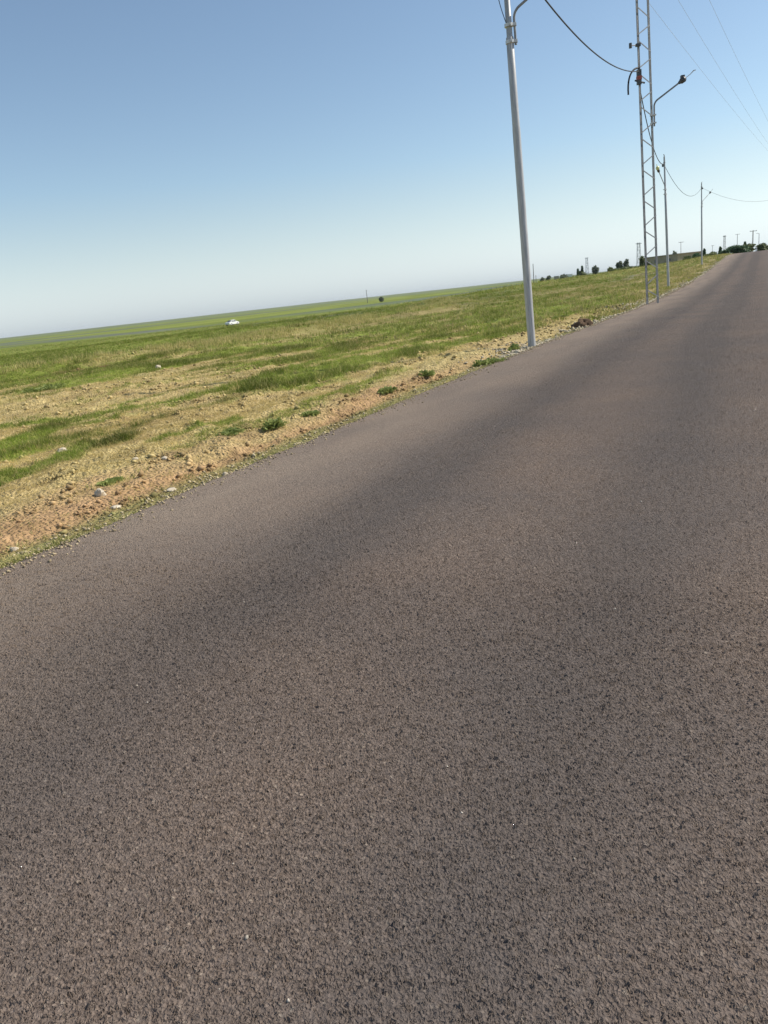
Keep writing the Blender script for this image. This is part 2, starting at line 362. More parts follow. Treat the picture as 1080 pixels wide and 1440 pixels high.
# ------------------------------------------------------------------ object helpers
class MB:
    def __init__(self): self.v = []; self.f = []
    def add(self, vs, fs):
        b = len(self.v); self.v += [tuple(map(float, q)) for q in vs]; self.f += [tuple(b + i for i in q) for q in fs]
    def tube(self, pts, rad, n=10, cap=True):
        pts = [Vector(p) for p in pts]; rad = rad if isinstance(rad, (list, tuple)) else [rad] * len(pts)
        vs = []; prev = None
        for i, p in enumerate(pts):
            d = (pts[min(i + 1, len(pts) - 1)] - pts[max(i - 1, 0)]).normalized()
            if prev is None:
                a = d.orthogonal().normalized()
            else:
                a = (prev - d * prev.dot(d)); a = a.normalized() if a.length > 1e-6 else d.orthogonal().normalized()
            prev = a; b = d.cross(a)
            vs += [p + (a * math.cos(2 * math.pi * j / n) + b * math.sin(2 * math.pi * j / n)) * rad[i] for j in range(n)]
        fs = []
        for i in range(len(pts) - 1):
            for j in range(n):
                fs.append((i * n + j, i * n + (j + 1) % n, (i + 1) * n + (j + 1) % n, (i + 1) * n + j))
        if cap:
            fs.append(tuple(range(n - 1, -1, -1))); fs.append(tuple((len(pts) - 1) * n + j for j in range(n)))
        self.add(vs, fs)
    def box(self, c, size, mat=None):
        x, y, z = (q / 2 for q in size)
        vs = [Vector((sx * x, sy * y, sz * z)) for sx in (-1, 1) for sy in (-1, 1) for sz in (-1, 1)]
        if mat is not None: vs = [mat @ q for q in vs]
        vs = [q + Vector(c) for q in vs]
        self.add(vs, [(0, 1, 3, 2), (4, 6, 7, 5), (0, 4, 5, 1), (2, 3, 7, 6), (0, 2, 6, 4), (1, 5, 7, 3)])
    def bar(self, a, b, wx, wy, side=Vector((0, 0, 1))):
        a = Vector(a); b = Vector(b); d = b - a; L = d.length; z = d.normalized()
        x = side.cross(z); x = x.normalized() if x.length > 1e-4 else z.orthogonal().normalized(); y = z.cross(x)
        m = Matrix((x, y, z)).transposed(); self.box((a + b) / 2, (wx, wy, L), m)
    def rock(self, c, r, seed=0, flat=0.7, rough=0.25, n=10, m=7):
        rr = random.Random(seed); off = [rr.uniform(-50, 50) for _ in range(2)]
        vs = []
        for i in range(m + 1):
            th = math.pi * i / m
            for j in range(n):
                ph = 2 * math.pi * j / n
                d = Vector((math.sin(th) * math.cos(ph), math.sin(th) * math.sin(ph), math.cos(th)))
                q = float(fbm(np.array([d.x * 1.4 + off[0] + d.z]), np.array([d.y * 1.4 + off[1] - d.z * .7]), seed, 3)[0])
                k = 1 + (q - .5) * 2 * rough * 1.6
                vs.append(Vector(c) + Vector((d.x * r[0], d.y * r[1], d.z * r[2])) * k)
        fs = [(i * n + j, (i + 1) * n + j, (i + 1) * n + (j + 1) % n, i * n + (j + 1) % n) for i in range(m) for j in range(n)]
        self.add(vs, fs)
    def build(self, name, mat, parent=None, smooth=True, angle=40):
        me = bpy.data.meshes.new(name); me.from_pydata(self.v, [], self.f); me.materials.append(mat); me.validate()
        if smooth:
            me.polygons.foreach_set('use_smooth', [True] * len(me.polygons))
            me.set_sharp_from_angle(angle=math.radians(angle))
        o = bpy.data.objects.new(name, me); COL.objects.link(o)
        if parent: o.parent = parent
        return o
def np_mesh(name, co, tris, mat, attrs=None, quads=False, smooth=False, kind=None):
    k = 4 if quads else 3
    me = bpy.data.meshes.new(name); me.vertices.add(len(co)); me.vertices.foreach_set('co', np.ascontiguousarray(co, dtype=np.float32).ravel())
    me.loops.add(len(tris) * k); me.loops.foreach_set('vertex_index', np.ascontiguousarray(tris, dtype=np.int32).ravel())
    me.polygons.add(len(tris)); me.polygons.foreach_set('loop_start', np.arange(len(tris), dtype=np.int32) * k)
    if smooth: me.polygons.foreach_set('use_smooth', np.ones(len(tris), dtype=bool))
    me.update(calc_edges=True)
    for an, data in (attrs or {}).items():
        a = me.attributes.new(an, 'FLOAT_COLOR', 'POINT')
        a.data.foreach_set('color', np.concatenate([data, np.ones((len(data), 1))], 1).astype(np.float32).ravel())
    me.materials.append(mat); o = bpy.data.objects.new(name, me); COL.objects.link(o)
    if kind: o['kind'] = kind
    return o
def tag(o, label, cat, group=None):
    o['label'] = label; o['category'] = cat
    if group: o['group'] = group
    return o
def thing(name, label, cat, loc, group=None):
    o = bpy.data.objects.new(name, None); o.empty_display_size = 0.3; COL.objects.link(o); o.location = loc
    return tag(o, label, cat, group)
def copy_thing(src, label):
    r = src.copy(); COL.objects.link(r); r['label'] = label
    for ch in src.children:
        c = ch.copy(); COL.objects.link(c); c.parent = r
        for g in ch.children:
            d = g.copy(); COL.objects.link(d); d.parent = c
    return r
def spaced(lo, a, b, hi, h, g1, g2, cap=1e9):
    """grid line positions: dense between a and b, growing outwards"""
    mid = list(np.arange(a, b, h)); up = []; x = mid[-1]; q = h
    while x < hi: q = min(q * g2, cap); x += q; up.append(x)
    dn = []; x = a; q = h
    while x > lo: q = min(q * g1, cap); x -= q; dn.append(x)
    return np.array(dn[::-1] + mid + up)
def grid_faces(ns, nt_):
    i = np.arange(ns - 1)[:, None] * nt_ + np.arange(nt_ - 1)[None, :]
    return np.stack([i, i + nt_, i + nt_ + 1, i + 1], -1).reshape(-1, 4)[:, ::-1]

# ------------------------------------------------------------------ the ground
S = spaced(-6000, 1.0, 36.0, 9000, 0.07, 1.13, 1.028); T = spaced(-6000, 3.95, 12.5, 9000, 0.06, 1.10, 1.02)
SS, TT = np.meshgrid(S, T, indexing='ij'); s_, t_ = SS.ravel(), TT.ravel()
z_ = terr_z(s_, t_); g_, c_, e_, D_, _p = cover(s_, t_)
X, Y = xy(s_, t_)
field = np_mesh('field', np.stack([X, Y, z_], 1), grid_faces(len(S), len(T)), M_SOIL, {'albedo': c_}, quads=True, smooth=True, kind='structure')

# ------------------------------------------------------------------ the road
S = spaced(-40, 0.75, 3.3, 420, 0.0047, 1.12, 1.028); T = spaced(RIGHT, -0.35, 2.5, EDGE - 0.0, 0.0047, 1.05, 1.03)
T[-1] = EDGE; T[0] = RIGHT
T = np.concatenate([[RIGHT - 0.03], T, [EDGE + 0.03]])
SS, TT = np.meshgrid(S, T, indexing='ij'); s_, tt = SS.ravel(), TT.ravel()
lift = np.where((tt > EDGE) | (tt < RIGHT), -0.09, 0.0)
edgewob = np.where(np.abs(tt - EDGE) < 0.2, (fbm(s_ / 0.7, 0 * s_, 5, 3) - 0.5) * 0.11 + (fbm(s_ / 0.13, 0 * s_ + 3.3, 15, 3) - 0.5) * 0.05, 0)
t_ = tt + bend(s_) + edgewob
X, Y = xy(s_, t_)
lane = np.zeros((len(s_), 3))
lane[:, 0] = np.clip(sst(2.3, 0.3, EDGE - tt + 0.5 * (fbm(s_ / 2.5, tt / 0.8, 16, 3) - .5)) * (0.45 + 0.9 * (fbm(s_ / 1.5, tt / 0.5, 6, 3) - 0.2)), 0, 1)
trk = np.exp(-((tt - 2.35) / 0.5) ** 2) + np.exp(-((tt - 0.6) / 0.45) ** 2) + np.exp(-((tt + 2.4) / 0.5) ** 2) + np.exp(-((tt + 4.2) / 0.5) ** 2)
lane[:, 1] = np.clip(0.42 * sst(5, 15, s_) + 1.15 * trk * (0.4 + 1.2 * (fbm(s_ / 6, tt / 0.8, 7, 3) - 0.2)), 0, 1)  # wheel tracks, plus farther asphalt coloured darker to offset its bright glancing light
road = np_mesh('road', np.stack([X, Y, road_z(s_, tt) + lift], 1), grid_faces(len(S), len(T)), M_ASPH, {'lane': lane}, quads=True, smooth=True, kind='structure')

# ------------------------------------------------------------------ grass, straw, gravel (nobody could count them)
def scatter(n, dmin, dmax, azlo=-34, azhi=30):
    a = np.radians(rng.uniform(azlo, azhi, n)); D = np.sqrt(rng.uniform(dmin ** 2, dmax ** 2, n))
    return st(D * np.sin(a), D * np.cos(a))
def blades(s, t, col, n, h, wid, lean, spread):
    """n blades per tuft; h, wid, spread arrays per tuft"""
    k = len(s); N = k * n
    S_ = np.repeat(s, n); T_ = np.repeat(t, n); hh = np.repeat(h, n) * rng.uniform(0.45, 1.15, N); ww = np.repeat(wid, n); sp = np.repeat(spread, n)
    r = sp * np.sqrt(rng.uniform(0, 1, N)); a = rng.uniform(0, 2 * np.pi, N)
    S_ = S_ + r * np.cos(a); T_ = T_ + r * np.sin(a)
    x, y = xy(S_, T_); z = terr_z(S_, T_) - 0.008
    th = rng.uniform(0, 2 * np.pi, N); dx = np.cos(th) * ww * .5; dy = np.sin(th) * ww * .5
    la = rng.uniform(0, 2 * np.pi, N); ln = hh * rng.uniform(0.2, 1.0, N) * lean
    b0 = np.stack([x - dx, y - dy, z], 1); b1 = np.stack([x + dx, y + dy, z], 1)
    tip = np.stack([x + np.cos(la) * ln, y + np.sin(la) * ln, z + hh], 1)
    co = np.stack([b0, b1, tip], 1).reshape(-1, 3)
    cc = np.repeat(col, n, 0) * rng.uniform(0.7, 1.35, (N, 1)); cc = np.repeat(cc, 3, 0)
    return co, cc
def join_blades(parts, name, mat):
    co = np.concatenate([p[0] for p in parts]); cc = np.concatenate([p[1] for p in parts])
    return np_mesh(name, co, np.arange(len(co)).reshape(-1, 3), mat, {'albedo': np.clip(cc, 0, 1)}, kind='stuff')
G, W_ = [], []
for (n, d0, d1, nb, sc) in ((60000, 3.5, 13, 8, 0.9), (75000, 13, 32, 7, 1.3), (60000, 32, 90, 6, 2.3), (30000, 90, 260, 4, 5.0)):
    s, t = scatter(n, d0, d1); ok = (t - bend(s) - EDGE) > 0.05; s, t = s[ok], t[ok]
    g, c, e, D, pu = cover(s, t)
    u = rng.uniform(0, 1, len(s)); pick = u < g * (0.9 if sc < 4 else 0.6)
    tone = fbm(s / 1.2, t / 0.8, 81, 3)[:, None]
    lush = sst(0.45, 0.7, fbm(s / 2.0, t / 0.7, 82, 3))
    gc = (C_GREEN * (0.55 + 1.1 * tone)) * (1 - 0.45 * lush[:, None])
    far_ = sst(40, 90, D)[:, None]; gc = gc * (1 - far_ * 0.7) + C_OLIVE * far_ * 0.7
    yel = (rng.uniform(0, 1, len(s)) < 0.16)[:, None]; gc = np.where(yel, C_STRAW * 0.75 + C_GREEN * 0.3, gc)
    hgt = (0.03 + 0.05 * rng.uniform(0, 1, len(s)) + 0.085 * lush * g) * sc ** 0.75
    p = pick; G.append(blades(s[p], t[p], gc[p], nb, hgt[p], np.full(p.sum(), 0.0085 * sc), 1.2, np.full(p.sum(), 0.06 * sc)))
    dry = (~pick) & (rng.uniform(0, 1, len(s)) < np.clip(sst(1.0, 2.4, e) + 0.22, 0, 1) * 0.8) & (pu < 0.4)
    dcol = C_STRAW * (0.7 + 0.7 * tone) * np.array((1.0, 0.97, 0.9)) * (1 - 0.4 * sst(24, 42, s) * (1 - sst(22, 34, t)))[:, None]
    p = dry; W_.append(blades(s[p], t[p], dcol[p], max(3, nb - 2), hgt[p] * 0.8, np.full(p.sum(), 0.007 * sc), 1.8, np.full(p.sum(), 0.08 * sc)))
# rough unmown strip on top of the low bank
s = rng.uniform(8, 75, 9000); t = 24 + 5 * (fbm(s / 14, 0 * s, 31, 2) - 0.5) * 2 + rng.normal(0, 1.3, len(s))
keep = fbm(s / 1.5, t / 1.0, 83, 2) > 0.45; s, t = s[keep], t[keep]
mixc = rng.uniform(0, 1, (len(s), 1))
W_.append(blades(s, t, C_STRAW * (0.85 * mixc + .35) + C_GREEN * (1 - mixc) * .5, 6, rng.uniform(0.10, 0.30, len(s)), np.full(len(s), 0.022), 0.7, np.full(len(s), 0.18)))
# tussocks on the rising ground between the mast and the crest of the road
s = rng.uniform(24, 150, 22000); e = 0.35 + 26 * rng.uniform(0, 1, len(s)) ** 1.6; t = EDGE + bend(s) + e
keep = fbm(s / 2.2, t / 0.9, 89, 3) > 0.47; s, t = s[keep], t[keep]; g, c, e, D, pu = cover(s, t)
mixc = sst(0.3, 0.7, rng.uniform(0, 1, len(s)) * .6 + .4 * fbm(s / 6, t / 1.5, 92, 3))[:, None]
G.append(blades(s, t, C_STRAW * 0.8 * (1 - mixc) + C_GREEN * 0.85 * mixc, 6, rng.uniform(0.06, 0.26, len(s)), np.full(len(s), 0.035), 0.9, np.full(len(s), 0.22)))
# verge right along the asphalt
V = []
n = 20000; s = 1.0 + 60 * rng.uniform(0, 1, n) ** 1.8; e = np.abs(rng.normal(0.12, 0.18, n)) - 0.02
t = EDGE + bend(s) + e; dens = fbm(s / 1.1, e / 0.3, 84, 3); keep = dens > 0.49; s, t, e, dens = s[keep], t[keep], e[keep], dens[keep]
mixc = sst(0.45, 0.95, rng.uniform(0, 1, len(s)) + 1.5 * (dens - .56))[:, None]
V.append(blades(s, t, np.array((0.55, 0.49, 0.22)) * (1 - mixc) + np.array((0.17, 0.19, 0.05)) * mixc, 7, rng.uniform(0.008, 0.034, len(s)) + 0.02 * sst(.55, .7, dens), rng.uniform(0.008, 0.018, len(s)), 1.6, np.full(len(s), 0.06)))
join_blades(G, 'grass', M_GRASS); join_blades(W_, 'dry_grass', M_STRAW); join_blades(V, 'verge_grass', M_GRASS)

# gravel: crushed stones on the verge and clods through the bare soil, thousands of them
def pebbles(s, t, r, col, sink=0.3, zf=None):
    base = np.array([(1, 0, 0), (-1, 0, 0), (0, 1, 0), (0, -1, 0), (0, 0, 1), (0, 0, -1)], float)
    tri = np.array([(0, 2, 4), (2, 1, 4), (1, 3, 4), (3, 0, 4), (2, 0, 5), (1, 2, 5), (3, 1, 5), (0, 3, 5)])
    k = len(s); x, y = xy(s, t); z = (zf or terr_z)(s, t)
    rad = r[:, None, None] * rng.uniform(0.6, 1.3, (k, 6, 1)) * np.array((1, 1, 0.7))
    a = rng.uniform(0, 2 * np.pi, k); ca, sa = np.cos(a), np.sin(a)
    v = base[None] * rad + rng.normal(0, 0.15, (k, 6, 3)) * r[:, None, None]
    vx = v[..., 0] * ca[:, None] - v[..., 1] * sa[:, None]; vy = v[..., 0] * sa[:, None] + v[..., 1] * ca[:, None]
    co = np.stack([vx + x[:, None], vy + y[:, None], v[..., 2] + (z + r * (0.7 - sink))[:, None]], -1).reshape(-1, 3)
    f = (tri[None] + (np.arange(k) * 6)[:, None, None]).reshape(-1, 3)
    return co, f, np.repeat(col, 6, 0)
def join_peb(parts, name, mat):
    co, f, c = [], [], []; b = 0
    for p in parts: co.append(p[0]); f.append(p[1] + b); c.append(p[2]); b += len(p[0])
    return np_mesh(name, np.concatenate(co), np.concatenate(f), mat, {'albedo': np.clip(np.concatenate(c), 0, 1)}, kind='stuff')
k_ = NT('pebble'); a_ = k_.n('Attribute', attribute_name='albedo'); k_.set(0.9, 0.15, 0, a_.outputs['Color']); M_PEB = k_.m
P = []
n = 4500; s = 1.0 + 75 * rng.uniform(0, 1, n) ** 1.7; e = np.abs(rng.normal(0.10, 0.16, n)) + 0.005; t = EDGE + bend(s) + e
P.append(pebbles(s, t, rng.uniform(0.004, 0.020, n) * (1 + s / 60), np.array((0.48, 0.40, 0.25)) * rng.uniform(0.5, 1.25, (n, 1))))
n = 900; s = rng.normal(17.6, 1.3, n); t = EDGE + bend(s) + np.abs(rng.normal(0.2, 0.3, n)) + 0.02
P.append(pebbles(s, t, rng.uniform(0.012, 0.04, n), np.array((0.48, 0.42, 0.31)) * rng.uniform(0.6, 1.25, (n, 1))))
n = 900; s = rng.normal(37.5, 2.2, n); t = EDGE + bend(s) + np.abs(rng.normal(0.3, 0.4, n)) + 0.02
P.append(pebbles(s, t, rng.uniform(0.02, 0.06, n), np.array((0.50, 0.44, 0.33)) * rng.uniform(0.6, 1.25, (n, 1))))
onroad = lambda s, t: road_z(s, t - bend(s)) - 0.004                # crumbs and grit lying on the asphalt itself
n = 5200; s = 1.5 + 60 * rng.uniform(0, 1, n) ** 1.6; e = -np.abs(rng.normal(0, 0.11, n)) * (0.3 + 1.6 * fbm(s / 1.3, 0 * s, 93, 3)) + 0.03; t = EDGE + bend(s) + e
P.append(pebbles(s, t, 0.003 + 0.012 * rng.uniform(0, 1, n) ** 2.5 * (1 + s / 40), np.array((0.40, 0.32, 0.20)) * rng.uniform(0.5, 1.3, (n, 1)), 0.3, onroad))
n = 420; s = 1.0 + 16 * rng.uniform(0, 1, n) ** 1.7; tt_ = rng.uniform(-3, 4.2, n); t = tt_ + bend(s)
P.append(pebbles(s, t, 0.0022 + 0.0045 * rng.uniform(0, 1, n) ** 3, np.array((0.48, 0.43, 0.36)) * rng.uniform(0.5, 1.3, (n, 1)), 0.2, onroad))
n = 3500; s = rng.uniform(22, 130, n); t = EDGE + bend(s) + np.abs(rng.normal(0.1, 0.3, n)) + 0.02
P.append(pebbles(s, t, rng.uniform(0.02, 0.07, n), np.array((0.46, 0.40, 0.28)) * rng.uniform(0.5, 1.25, (n, 1))))
join_peb(P, 'gravel', M_PEB)
P = []
n = 22000; s, t = scatter(n, 3.5, 38); e = t - bend(s) - EDGE; g, c, e, D, pu = cover(s, t)
p = (e > 0.3) & (rng.uniform(0, 1, n) > g) & (fbm(s / 0.9, t / 0.5, 85, 3) > 0.47); s, t, c, D = s[p], t[p], c[p], D[p]
P.append(pebbles(s, t, (0.006 + 0.03 * rng.uniform(0, 1, len(s)) ** 2) * (1 + D / 25), c * rng.uniform(0.5, 1.25, (len(s), 1)), 0.35))
n = 60000; s, t = scatter(n, 3.8, 14); e = t - bend(s) - EDGE; g, c, e, D, pu = cover(s, t)
p = (e > 0.3) & (rng.uniform(0, 1, n) > g * 1.2) & (fbm(s / 0.5, t / 0.3, 86, 3) > 0.62); s, t, c = s[p], t[p], c[p]
P.append(pebbles(s, t, 0.006 + 0.026 * rng.uniform(0, 1, len(s)) ** 3, c * rng.uniform(0.5, 1.15, (len(s), 1)), 0.3))
join_peb(P, 'soil_clods', M_PEB)

# ------------------------------------------------------------------ single stones, the soil lump, weed clumps
for i, (px, py, wpx, fl, label) in enumerate([
        (141, 697, 17, .85, 'largest white stone lying on the bare reddish soil near the road'),
        (88, 635, 13, .6, 'white stone on the boundary of a green streak at far left'),
        (318, 669, 9, .8, 'small white stone touching the asphalt edge right of the pale slab'),
        (241, 690, 15, .35, 'flat pale slab of stone in the verge beside the asphalt'),
        (163, 714, 15, .35, 'dull beige flat stone in the verge below the largest white stone'),
        (20, 774, 13, .5, 'pale stone on the grassy verge at the bottom left corner of the field'),
        (191, 647, 10, .6, 'small beige stone among short dry grass above the reddish soil'),
        (232, 645, 9, .5, 'small grey-white pebble stone right of the beige one in dry grass'),
        (223, 517, 8, .7, 'tiny white stone on the dry bank far left of the white car'),
        (727, 497, 9, .7, 'tan stone beside the dark weeds at the foot of the nearest lamp pole')]):
    g0 = on_ground(px, py); r = wpx / FPX * np.linalg.norm(g0 - EYE) / 2
    m = MB(); m.rock((0, 0, r * fl * .35), (r, r * .8, r * fl), 100 + i, n=12, m=8, rough=.3)
    o = m.build('stone', M_STONE, angle=25); o.location = g0; o.rotation_euler.z = i * 1.7
    tag(o, label, 'stone', 'loose white stones in the field')
g0 = on_ground(822, 460)
lump = MB(); lump.rock((0, 0, .08), (.25, .22, .19), 5, n=22, m=14, rough=.42); lump.rock((-.2, .05, .03), (.17, .17, .11), 6, n=14, m=9, rough=.45); lump.rock((.15, .14, .03), (.15, .17, .12), 7, n=14, m=9, rough=.45)
o = lump.build('soil_lump', M_CLOD, angle=30); o.location = g0
tag(o, 'dark brown lump of soil heaped at the road edge beyond the nearest lamp pole', 'soil heap')

def weed(px, py, wpx, hpx, label, mat=M_WEED, n=None):
    hpx *= 0.68
    g0 = on_ground(px, py); k = np.linalg.norm(g0 - EYE) / FPX; rw = wpx * k / 2; hh = hpx * k
    rr = random.Random(int(px * 7 + py)); m = MB()
    n = n or int(min(1400, 260 + rw * 1800))
    cen = [(max(-.7, min(.7, rr.gauss(0, .4))) * rw, max(-.7, min(.7, rr.gauss(0, .36))) * rw, rr.uniform(.35, 1)) for _ in range(11)]
    for _ in range(n):
        cx, cy, ch = rr.choice(cen); a = rr.uniform(0, 6.283); el = rr.uniform(0.15, 1.35)
        d = Vector((math.cos(a) * math.cos(el), math.sin(a) * math.cos(el), math.sin(el)))
        p = Vector((cx, cy, 0)) + Vector((d.x * rw * .34, d.y * rw * .34, d.z * hh * ch)) * rr.uniform(.3, 1.0)
        L = rr.uniform(.022, .055) * (1 + rw); wd = L * rr.uniform(.25, .45)
        sd_ = d.cross(Vector((rr.uniform(-1, 1), rr.uniform(-1, 1), rr.uniform(-1, 1)))).normalized() * wd
        q = p + d * L * .5; e2 = p + d * L + Vector((0, 0, -L * .25))
        m.add([p, q + sd_, e2, q - sd_], [(0, 1, 2, 3)])
    o = m.build('weed_clump', mat, smooth=False); o.location = g0 - np.array((0, 0, .01)); o.rotation_euler.z = math.pi / 2 - RAZ + rr.uniform(-.25, .25); o.scale = (1.5, .8, .9)
    tag(o, label, 'weed', 'green weed clumps near the road')
for a in [(386, 601, 40, 22, 'bushy green weed clump on bare soil left of the road, tallest of the roadside row'),
          (322, 610, 34, 10, 'low flat green weed left of the bushiest roadside clump'),
          (155, 679, 30, 9, 'dark low weed just above the largest white stone'),
          (546, 551, 36, 14, 'green weed on reddish soil halfway between white stone and nearest lamp pole'),
          (432, 585, 36, 12, 'trailing green weed between the bushiest clump and the road'),
          (603, 527, 26, 12, 'brownish green weed on the soil left of the dark patch'),
          (690, 512, 50, 14, 'wide dark green weed patch spilling towards the asphalt before the nearest pole'),
          (722, 492, 34, 14, 'dark green weed clump at the foot of the nearest lamp pole'),
          (780, 449, 16, 7, 'small green weed in the grass just right of the nearest lamp pole'),
          (862, 441, 22, 9, 'dark green weed at the road edge between soil lump and lattice mast'),
          (62, 549, 40, 11, 'dark green weed clump in the field at the far left'),
          (795, 446, 12, 6, 'tiny dark weed in grass above the soil lump')]: weed(*a)

# ------------------------------------------------------------------ street lamps
def arm_path(L=1.5, up=0.55):
    pts = [(0.115, 0, 6.2), (0.115, 0, 6.68)]
    for i in range(1, 7):
        a = i / 6 * math.radians(60); pts.append((0.115 + 0.24 * (1 - math.cos(a)), 0, 6.68 + 0.24 * math.sin(a)))
    x, _, z = pts[-1]; pts.append((x + L * math.cos(math.radians(30)), 0, z + L * math.sin(math.radians(30)))); return pts
def lamp_pole(label, covermat):
    t = thing('street_lamp', label, 'street lamp', (0, 0, 0), 'street lamps along the road')
    m = MB(); m.tube([(0, 0, -.3), (0, 0, 4.6), (0, 0, 4.65), (0, 0, 6.35), (0, 0, 6.37), (0, 0, 8.7)], [.088, .084, .080, .078, .062, .056], 20); m.build('pole', M_GALV, t)
    for z in (6.27, 6.58):
        m = MB(); m.tube([(0, 0, z - .03), (0, 0, z + .03)], .092, 18); m.box((.10, 0, z), (.11, .07, .055)); m.box((.03, -.1, z), (.03, .06, .05)); m.build('clamp', M_CLAMP, t)
    m = MB(); ap = arm_path(); m.tube(ap, .026, 10); arm = m.build('lamp_arm', M_STEEL, t)
    ex, _, ez = ap[-1]; d = Vector((math.cos(math.radians(30)), 0, math.sin(math.radians(30))))
    m = MB(); e = Vector((ex, 0, ez)); m.tube([e - d * .06, e, e + d * .04, e + d * .2, e + d * .27], [.04, .055, .085, .095, .05], 12); m.box(e + d * .14 + Vector((0, 0, .09)), (.12, .1, .07)); hd = m.build('lamp_head', M_DARK, arm)
    m = MB(); m.tube([e + d * .24, e + d * .45 + Vector((0, 0, .05)), e + d * .62 + Vector((0, 0, .1)), e + d * .72 + Vector((.02, 0, .07))], [.012, .012, .02, .012], 8)
    if covermat is not M_DARK: m.rock(e + d * .34 + Vector((0, 0, .05)), (.16, .12, .13), 3, n=14, m=9, rough=.04)
    m.build('lamp_cover', covermat, arm)
    m = MB(); m.box((0, 0, 8.32), (.22, .1, .05)); m.tube([(.1, 0, 8.32), (.2, 0, 8.28)], .02, 8); m.box((-.02, -.1, 8.15), (.09, .14, .16)); m.build('cable_bracket', M_DARK, t)
    m = MB(); m.tube([(0, 0, 8.62), (0, 0, 8.82)], .03, 8); m.tube([(0, 0, 8.8), (.16, 0, 8.84)], .02, 8); m.build('top_bracket', M_STEEL, t)
    m = MB(); pts = [Vector((-.03 - .17 * math.sin(math.pi * q), -.06, 8.3 - 1.75 * q)) for q in np.linspace(0, 1, 14)]; m.tube(pts, .008, 6); m.build('feeder_wire', M_CABLE, t)
    return t
def stand(o, bpx, tpx, D, facing, size):
    """put a post on the ground under pixel bpx at distance D, leaning so that it runs towards pixel tpx"""
    B = at(*bpx, D); B[2] = ground(B[0], B[1])
    d = ray(*tpx); f2 = B[:2] / np.linalg.norm(B[:2]); Tp = EYE + d * ((B[:2] @ f2) / (d[:2] @ f2))
    z = Vector(Tp - B).normalized(); x = Vector((math.sin(facing), math.cos(facing), 0)); x = (x - z * x.dot(z)).normalized(); y = z.cross(x)
    m = Matrix((x, y, z)).transposed().to_4x4()
    o.rotation_euler = m.to_euler(); o.location = B; o.scale = (size,) * 3
    return Matrix.Translation(B) @ m @ Matrix.Scale(size, 4)
AZR = RAZ + math.pi / 2
L1 = lamp_pole('tall round galvanised lamp pole standing nearest at the road edge', M_DARK)
L3 = lamp_pole('lamp pole with bright yellow lamp on a left arm, right of the lattice mast', M_YEL)
L4 = copy_thing(L1, 'small distant lamp pole with right arm, before the dark bushes')
L5 = copy_thing(L1, 'lamp pole past the right margin where the far cable ends')
A1 = stand(L1, (748, 484), (713, 0), 18.3, math.radians(104), 1.0)
A3 = stand(L3, (940, 403), (934, 219), 57.5, math.radians(215), 0.94)
A4 = stand(L4, (987, 376), (986.6, 262), 95, math.radians(56), 0.965)
A5 = stand(L5, (1128, 352), (1132, 262), 122, AZR, 0.965)

# ------------------------------------------------------------------ lattice mast: two channel legs laced with flat bars
mast = thing('lattice_mast', 'tall two-legged steel lattice mast at road edge with a lamp arm', 'lattice mast', (0, 0, 0))
BL = at(910, 422, 36.6); BL[2] = ground(*BL[:2]); BR = at(925.5, 411, 37.1); BR[2] = ground(*BR[:2])
def up_to(B, px):
    d = ray(*px); f2 = B[:2] / np.linalg.norm(B[:2]); return EYE + d * ((B[:2] @ f2) / (d[:2] @ f2))
TL = up_to(BL, (895, 0)); TR = up_to(BR, (911.5, 0)); zl = (Vector(TL) - Vector(BL)).normalized(); zr = (Vector(TR) - Vector(BR)).normalized()
mast.location = BL; O = Vector(BL); HT = 16.5
sx = (Vector(BR) - Vector(BL)); sx.z = 0; sx.normalize(); sy = Vector((-sx.y, sx.x, 0)); fr = -1.0
def legp(side, h):
    z0 = BL[2]; return (Vector(BL) + zl * h if side < 0 else Vector(BR) + zr * (h - (BR[2] - z0))) - O
for side in (-1, 1):
    m = MB(); a = legp(side, -.4); b = legp(side, HT); inw = -side
    m.bar(a, b, .012, .095, sx)
    for q in (-1, 1): m.bar(a + sy * q * .0375 + sx * inw * .022, b + sy * q * .0375 + sx * inw * .022, .030, .010, sx)
    m.build('leg', M_STEEL, mast, smooth=False)
per = 1.21; h = .30
while h < HT - 1:
    off = -sy * .052
    m = MB(); m.bar(legp(-1, h + .34) + off, legp(1, h) + off, .042, .012, sy); m.build('lacing_bar', M_STEEL, mast, smooth=False)
    m = MB(); m.bar(legp(-1, h + .60) + off, legp(1, h + .97) + off, .042, .012, sy); m.build('lacing_bar', M_STEEL, mast, smooth=False)
    h += per
for hc, w_ in ((7.62, .3), (7.32, .26)):
    m = MB(); m.box(legp(1, hc) + sx * .06, (.2, .2, .05)); m.build('clamp', M_CLAMP, mast)
p0 = legp(1, 7.2) + sx * .12; rd = Vector((math.sin(math.radians(108)), math.cos(math.radians(108)), 0)); pts = [p0, p0 + Vector((0, 0, .75))]
for i in range(1, 7):
    a = i / 6 * math.radians(58); pts.append(p0 + Vector((0, 0, .75)) + rd * .28 * (1 - math.cos(a)) + Vector((0, 0, .28 * math.sin(a))))
dd = (rd * math.cos(math.radians(30)) + Vector((0, 0, math.sin(math.radians(30))))); pts.append(pts[-1] + dd * 1.0)
m = MB(); m.tube(pts, .034, 10); arm = m.build('lamp_arm', M_STEEL, mast)
e = pts[-1]; m = MB(); m.tube([e - dd * .06, e, e + dd * .06, e + dd * .2, e + dd * .26], [.05, .07, .11, .12, .06], 12); m.box(e + dd * .12 + Vector((0, 0, .13)), (.14, .14, .1)); m.build('lamp_head', M_DARK, arm)
